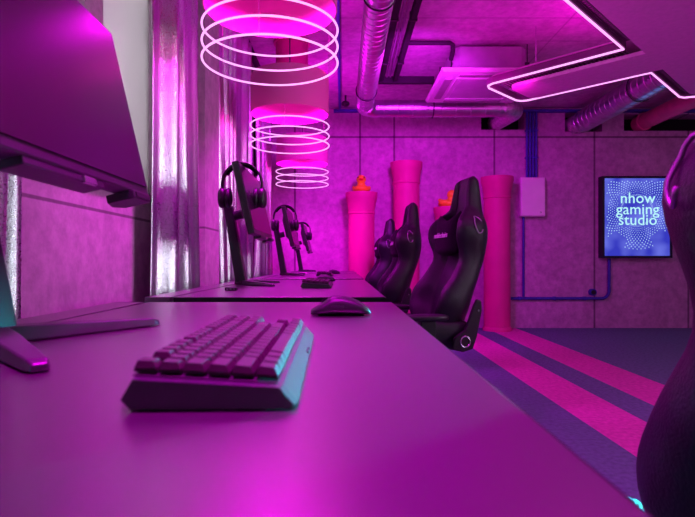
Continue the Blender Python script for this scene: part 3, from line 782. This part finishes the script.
def keyboard(label, loc, rz):
    # local: Y along the length (user's left at y=0), X: rear 0 -> user's side .13
    t = thing('keyboard', label, 'keyboard', loc, rz, 'black gaming keyboards')
    Lk = 18.25*U+.024; Wd = .134
    zr, zf = .0225, .0165     # deck height rear / front
    prof = [(.008, .001), (.001, .008), (.010, zr), (.118, zf), (.1225, zf-.0005), (.134, .004), (.131, .001)]
    def loop(y, inset): return [(.067+(x-.067)*(1-inset), y, .001+(z-.001)*(1-inset*.6)) for x, z in prof]
    bm = bmesh.new(); loft(bm, [loop(.004, .05), loop(.0, .03), loop(.010, .0), loop(Lk-.010, .0), loop(Lk, .03), loop(Lk-.004, .05)][1:5]); obj('case', bm, M['kcase'], t)
    bm = bmesh.new()
    box(bm, .0085, .1185, .009, Lk-.009, .0, .0006)
    for v in bm.verts: v.co.z += zr+(zf-zr)*(v.co.x-.01)/.108+.0004
    obj('deck_plate', bm, M['kdeck'], t)
    for rr, row in enumerate(rows):
        x = .0165+RP*rr; z = zr+(zf-zr)*(x-.01)/.108+.0032
        y = .012
        for kind, w in row:
            if kind == 'k':
                o = bpy.data.objects.new('key', key_geo(w)); COL.objects.link(o); o.parent = t
                o.location = (x, y+w*U/2, z); o.rotation_euler = (0, R(2.9)-(rr-2.5)*-R(1.2), 0)
            y += w*U
    for yy in (.03, Lk-.03):
        bm = bmesh.new(); box(bm, .110, .124, yy-.015, yy+.015, -.0, .0016); obj('rubber_foot', bm, M['velour'], t)
        bm = bmesh.new(); box(bm, .012, .026, yy-.015, yy+.015, -.0, .0016); obj('rubber_foot', bm, M['velour'], t)
    bm = bmesh.new(); box(bm, .1275, .1335, Lk*.55, Lk*.55+.03, .0025, .0075); o = obj('rest_slot', bm, M['void'], t)
    return t
k0 = keyboard('large keyboard in the foreground on the nearest desk', (-.160, .374, DZ+.0004), R(1.2))
k0.scale = (.95, 1, 1)
copy_tree(k0, label='keyboard on the second desk, behind the mouse', loc=(-.172, 2.11, DZ+.0004), rz=R(0))
copy_tree(k0, label='small distant keyboard on the third desk', loc=(-.20, 3.88, DZ+.0004), rz=R(0))

# ------------------------------------------------------------------ mouse (nose towards -X)
def mouse(label, loc, rz):
    t = thing('mouse', label, 'mouse', loc, rz, 'black computer mice')
    bm = bmesh.new(); loops = []
    N = 22
    for i in range(N+1):
        u = i/N; x = -.060+.118*u
        h = .0375*(math.sin(PI*min(1, (u*.92+.06)**.92))**.55)
        if u < .35: h = .011+ (h-.011)*(u/.35)**.8
        w = .033*(1-.10*math.sin(PI*u))*(1-(abs(2*u-1))**7)**.5+.0005
        if i in (0, N): w = .012; h = h*.5+.003
        L_ = []
        for k in range(20):
            a = 2*PI*k/20; ca, sa = math.cos(a), math.sin(a)
            y = w*math.copysign(abs(ca)**.7, ca); z = .0015+(h/2)*(1+math.copysign(abs(sa)**.8, sa))
            L_.append((x, y, z))
        loops.append(L_)
    loft(bm, loops); obj('shell', bm, M['black_plastic'], t, smooth=True)
    bm = bmesh.new(); tube(bm, [(-.030, -.004, .0245), (-.030, .004, .0245)], .009, 16); obj('scroll_wheel', bm, M['velour'], t, smooth='auto')
    bm = bmesh.new(); box(bm, -.02, .004, -.0335, -.0305, .016, .021); obj('side_button', bm, M['shellp'], t, bevel=.001)
    bm = bmesh.new(); box(bm, -.045, .045, -.02, .02, -.0, .0016); obj('glide_pad', bm, M['velour'], t)
    return t
s0 = mouse('black mouse in the middle of the nearest desk beyond the keyboard', (-.004, 1.055, DZ+.0003), R(3))
copy_tree(s0, label='black mouse just behind the keyboard on the second desk', loc=(-.10, 2.88, DZ+.0003), rz=R(0))
copy_tree(s0, label='tiny distant black mouse on the third desk', loc=(-.085, 4.75, DZ+.0003), rz=R(0))

# ------------------------------------------------------------------ gaming chair (faces -X)
def interp(tab, s):
    for (a, va), (b, vb) in zip(tab, tab[1:]):
        if s <= b:
            q = (s-a)/(b-a); q = q*q*(3-2*q); return va+(vb-va)*q
    return tab[-1][1]
def chair(label, loc, rz):
    t = thing('gaming_chair', label, 'chair', loc, rz, 'black gaming chairs along the desks')
    REC = R(12); X0, Z0 = .20, .45
    def bf(s, y, n):  # back frame, headrest curving forward
        n = n + (.35*(s-.52)**2 if s > .52 else 0) + .10*(max(0, .22-s))**1.5 - .035*math.exp(-((s-.50)/.16)**2)
        return (X0+s*math.sin(REC)-n*math.cos(REC), y, Z0+s*math.cos(REC)+n*math.sin(REC))
    Wt = [(0,.19),(.06,.235),(.17,.268),(.28,.255),(.42,.222),(.50,.245),(.57,.264),(.62,.245),(.67,.165),(.70,.135),(.78,.114),(.85,.108),(.875,.10),(.888,.08)]
    Nt = [(0,.09),(.10,.135),(.20,.13),(.33,.075),(.42,.06),(.50,.125),(.58,.135),(.64,.09),(.70,.03),(.84,.02),(.888,.0)]
    Tt = [(0,.055),(.3,.06),(.6,.065),(.75,.05),(.87,.04),(.888,.015)]
    Bt = [(0,.05),(.2,.06),(.6,.055),(.75,.045),(.87,.035),(.888,.012)]
    bm = bmesh.new(); loops = []
    U_ = [-1,-.97,-.88,-.74,-.62,-.55,-.3,0,.3,.55,.62,.74,.88,.97,1]
    ss = [0,.03,.06,.10,.15,.2,.25,.3,.35,.4,.45,.5,.55,.6,.64,.67,.70,.73,.77,.81,.845,.865,.880,.888]
    for s in ss:
        w, nb, th, bk = interp(Wt, s), interp(Nt, s), interp(Tt, s), interp(Bt, s)
        L_ = []
        for u in U_:
            a = abs(u); k = 0 if a < .55 else min(1, (a-.55)/.33); k = k*k*(3-2*k)
            n_ = th+nb*k
            if a > .88: n_ -= (nb*.25+.02)*((a-.88)/.12)**2
            if .56 < a < .66: n_ -= .008
            L_.append(bf(s, u*w, n_))
        for u in [1,.93,.8,.6,.3,0,-.3,-.6,-.8,-.93,-1]:
            a = abs(u); n_ = -bk+ (nb*.55+.03)*a**3
            if a == 1: n_ = -bk+(nb*.55+.03)+.012
            L_.append(bf(s, u*w*(1.0 if a < 1 else 1.01), n_))
        loops.append(L_)
    loft(bm, loops); obj('backrest', bm, M['leather'], t, smooth=True, sub=1)
    # piping seams
    for s_ in (-1, 1):
        bm = bmesh.new(); pts = []
        for s in ss[2:-3]:
            w, nb, th = interp(Wt, s), interp(Nt, s), interp(Tt, s); pts.append(bf(s, s_*.60*w, th+.002))
        tube(bm, pts, .003, 6); obj('seam', bm, M['shellp'], t, smooth=True)
    # pillow
    bm = bmesh.new(); NU, NV = 14, 12; loops = []
    def pil(u, v, side):
        w = .165*(1-.12*(1-abs(v))**2)*(1-.12*max(0,-v)) ; hgt = .112
        y = u*w; top = .052*abs(u)**2.2 - .012 if v > 0 else .020*abs(u)**2
        z = v*(hgt) + top*abs(v)
        n_ = .058*(max(0, (1-abs(u)**3.2))**.5)*(max(0, (1-abs(v)**3.0))**.5)
        return bf(.53+z, y, .125+side*n_)
    grid = {}
    for side in (1, -1):
        for i in range(NU+1):
            for j in range(NV+1):
                u, v = -1+2*i/NU, -1+2*j/NV
                if side == -1 and (i in (0, NU) or j in (0, NV)): grid[(side, i, j)] = grid[(1, i, j)]; continue
                grid[(side, i, j)] = bm.verts.new(pil(u, v, side))
    for side in (1, -1):
        for i in range(NU):
            for j in range(NV): bm.faces.new([grid[(side, a, b)] for a, b in ((i,j),(i+1,j),(i+1,j+1),(i,j+1))])
    pl = obj('neck_pillow', bm, M['velour'], t, smooth=True, sub=1)
    mt = Matrix.Translation(bf(.53, 0, .1845)) @ Matrix.Rotation(REC, 4, 'Y') @ Matrix(((0,0,-1,0),(-1,0,0,0),(0,1,0,0),(0,0,0,1)))
    text_obj('lettering', 'noblechairs', .045, M['white_thread'], pl, mt, depth=.0015)
    # emblems / slots on the shoulders
    for s_ in (-1, 1):
        bm = bmesh.new(); pts = []
        for k in range(20):
            a = R(30+300*k/19); sx = .60+.045*math.sin(a); dn = .022*math.cos(a)
            w = interp(Wt, sx); pts.append(bf(sx, s_*(w-.001), .068-dn))
        tube(bm, pts, .0032, 6); obj('side_emblem', bm, M['emblem'], t, smooth=True)
    # seat
    bm = bmesh.new(); loops = []
    for x in [-.30,-.29,-.26,-.2,-.1,0,.1,.18,.22,.235]:
        e = 1-max(0, (-x-.2)/.1)**2*.28; w = .255*(.94+.06*(x+.3)/.5)
        L_ = []
        for u in [-1,-.93,-.8,-.66,-.56,-.3,0,.3,.56,.66,.8,.93,1]:
            a = abs(u); k = 0 if a < .56 else min(1, (a-.56)/.3); k = k*k*(3-2*k)
            z = .445+.055*e*(1-k)+k*.10*e-(.03 if a == 1 else 0)
            if x in (-.30, .235): z -= .02
            L_.append((x, u*w, z))
        for u in [1,.8,0,-.8,-1]: L_.append((x, u*w*.96, .385 if x > -.28 else .41))
        loops.append(L_)
    loft(bm, loops); obj('seat', bm, M['leather'], t, smooth=True, sub=1)
    bm = bmesh.new(); box(bm, -.14, .16, -.13, .13, .335, .384); obj('tilt_mechanism', bm, M['black_metal'], t, bevel=.01)
    for s_ in (-1, 1):
        bm = bmesh.new(); yy = s_*.272
        prism(bm, [(.12,.40),(.18,.385),(.235,.40),(.255,.46),(.285,.60),(.28,.65),(.255,.66),(.235,.62),(.19,.50),(.13,.46)], -.011, .011, fn=lambda x, z, q: (x, yy+q, z))
        c = obj('hinge_cover', bm, M['shellp'], t, bevel=.008)
        bm = bmesh.new(); pts = [(.19+.026*math.cos(R(a)), yy+s_*.013, .44+.028*math.sin(R(a))) for a in range(0, 360, 20)]
        tube(bm, pts, .005, 6, closed=True); obj('hinge_ring', bm, M['chrome'], c, smooth=True)
        bm = bmesh.new(); tube(bm, [(.262, yy+s_*.010, .60), (.262, yy+s_*.014, .60)], .006, 10); obj('screw', bm, M['chrome'], c)
        # armrest
        bm = bmesh.new(); box(bm, -.06, .02, s_*.305-.018, s_*.305+.018, .36, .555); ar = obj('armrest', bm, M['black_metal'], t, bevel=.006)
        bm = bmesh.new(); box(bm, -.05, .01, min(s_*.12, s_*.32), max(s_*.12, s_*.32), .352, .372); obj('bracket', bm, M['black_metal'], ar, bevel=.004)
        bm = bmesh.new(); ellipsoid(bm, (-.03, s_*.305, .570), (.12, .044, .018), 20, 10, power=.6); obj('arm_pad', bm, M['shellp'], ar, smooth=True)
    bm = bmesh.new(); lathe(bm, [(.028, .12), (.028, .22), (.018, .221), (.018, .335)], 20); obj('gas_lift', bm, M['black_metal'], t, smooth='auto')
    bm = bmesh.new(); lathe(bm, [(.05, .065), (.055, .08), (.05, .125), (.035, .135)], 20); obj('hub', bm, M['black_metal'], t, smooth='auto')
    for k in range(5):
        a = 2*PI*k/5+.3; d = Vector((math.cos(a), math.sin(a), 0)); nn = Vector((-d.y, d.x, 0))
        bm = bmesh.new()
        def sec2(q, w, za, zb): c = d*q; return [tuple(c-nn*w+Vector((0,0,za))), tuple(c+nn*w+Vector((0,0,za))), tuple(c+nn*w*.7+Vector((0,0,zb))), tuple(c-nn*w*.7+Vector((0,0,zb)))]
        loft(bm, [sec2(.03, .028, .075, .125), sec2(.2, .024, .068, .108), sec2(.335, .018, .062, .088)]); lg = obj('base_leg', bm, M['black_metal'], t, bevel=.004)
        c = d*.325
        bm = bmesh.new()
        for q in (-.014, .014): tube(bm, [tuple(c+nn*(q-.008)+Vector((0,0,.0305))), tuple(c+nn*(q+.008)+Vector((0,0,.0305)))], .030, 18)
        tube(bm, [tuple(c+Vector((0,0,.03))), tuple(c+Vector((0,0,.066)))], .007, 8)
        obj('caster', bm, M['shellp'], lg, smooth='auto')
    return t
ch = [('black gaming chair at the right edge of the photo, nearest to the camera', (.695, .765, 0), R(-108)),
      ('black gaming chair with lettered neck pillow in the middle, by the second desk', (.392, 2.97, 0), R(10)),
      ('black gaming chair with a silver emblem on its shoulder, second farthest in the row', (.235, 4.32, 0), R(1)),
      ('farthest and smallest looking black gaming chair in the row', (.20, 5.90, 0), R(2))]
c0 = chair(*ch[0])
for lab, loc, rz in ch[1:]: copy_tree(c0, label=lab, loc=loc, rz=rz)
for part in c0.children:        # this one has its gas lift lowered
    if part.name.startswith('hinge_cover'): part.location.y = .05 if part.data.vertices[0].co.y < 0 else -.05
    if not part.name.startswith(('hub', 'base_leg')): part.location.z = -.25 if part.name.startswith('armrest') else -.155 if part.name.startswith(('seat', 'tilt', 'gas')) and part.name != 'seam' else -.09

# ------------------------------------------------------------------ lights
def area(name, loc, target, size, size_y, power, color):
    l = bpy.data.lights.new(name, 'AREA'); l.shape = 'RECTANGLE'; l.size = size; l.size_y = size_y; l.energy = power; l.color = color
    o = bpy.data.objects.new(name, l); COL.objects.link(o); o.location = loc
    o.rotation_euler = (Vector(target)-Vector(loc)).to_track_quat('-Z', 'Y').to_euler(); return o
MAG = (1., .015, .80)
area('ceiling_wash_aisle', (1.6, 1.8, 2.78), (1.6, 1.9, 0), 1.2, 2.6, 12, (1., .005, .85))
area('ceiling_wash_right', (3.9, 2.2, 2.78), (3.7, 3.2, 0), 1.2, 2.4, 52, (.56, .40, .60))
area('wall_wash', (.7, 4.1, 2.35), (.25, 6.8, 1.45), .5, .5, 31, (.74, .012, .98)).data.spread = R(130)
area('ceiling_fill', (.7, 3.1, 1.7), (.7, 4.7, 2.83), .8, .4, 5, (1., .01, .80))  # added fill in mid-air to brighten the ceiling; no lamp hangs here
area('baffle_top_fill', (2.40, 3.68, 2.45), (2.40, 3.68, 3), 1.3, 1.3, 12, (1., .0, .80))  # added fill hidden above the baffle, lights the ceiling around it
area('baffle_under_fill', (3.0, 1.2, 1.0), (2.5, 4., 2.4), .6, .3, 9, (1., .02, .80))  # added unseen fill that brightens the underside of the baffle
area('conditioner_fill', (1.2, 4.3, 2.2), (1.2, 4.9, 3), .6, .3, 2, (1., .0, .80))  # added fill for the ceiling by the conditioner, which gives no light itself
for lx, ly in ((-.31, 2.275), (-.39, 3.89), (-.45, 5.6)):
    area('drum_top_fill', (lx+.1, ly, 2.25), (lx+.3, ly, 3), .3, .3, 4, (1., .0, .95))  # added fill over each drum, only to lift the ceiling
area('rear_fill', (2.6, -2.9, 1.6), (2.2, 3, 1.1), 3.2, 1.5, 4, (.80, .88, 1.))  # added cool fill from behind the camera; the rear wall has no window
for q, (lx, ly) in enumerate(((-.06, .62), (-.31, 2.275), (-.39, 3.89), (-.45, 5.85))):
    area('drum_light', (lx, ly, 2.10), (lx, ly, 0), .26, .26, (10 if q == 0 else 22), (1., .0, 1.)).data.spread = R(52 if q == 0 else 130)
area('teal_fill', (4.9, 4.7, 1.10), (.0, .52, .56), .5, .22, 13, (.02, .60, .75)).data.spread = R(6)  # added teal fill for the keyboard side; no screens stand there
area('curtain_fill', (5.1, -.3, 1.7), (-.85, 2.7, 1.4), 1.4, 1.3, 8, (.85, .93, 1.)).data.spread = R(48)  # added white fill aimed at the silver curtain; the right wall has no window
area('daylight', (WX-.55, .4, 2.0), (1.5, .9, .6), 3.6, 1.7, 15, (.95, .97, 1.))
area('daylight_blind', (WX-.45, 2.45, 2.0), (WX, 2.45, 1.95), .7, 1.6, 14, (.95, .97, 1.))

w = bpy.data.worlds.new('world'); sc.world = w; w.use_nodes = True
bg = w.node_tree.nodes['Background']; bg.inputs[0].default_value = (.86, .9, 1., 1); bg.inputs[1].default_value = 1.2

# ------------------------------------------------------------------ camera
cam = bpy.data.cameras.new('camera'); co = bpy.data.objects.new('camera', cam); COL.objects.link(co)
co.location = (0, 0, EYE); co.rotation_euler = (R(90), 0, 0)
cam.sensor_width = 36; cam.lens = F/695*36; cam.shift_x = 4.5/695; cam.shift_y = 3.5/695
cam.clip_start = .01
cam.dof.use_dof = True; cam.dof.focus_distance = 2.2; cam.dof.aperture_fstop = 9
sc.camera = co
sc.view_settings.view_transform = 'Standard'; sc.view_settings.look = 'None'; sc.view_settings.gamma = 1; sc.view_settings.exposure = 0
sc.view_settings.use_curve_mapping = False
sc.cycles.max_bounces = 8
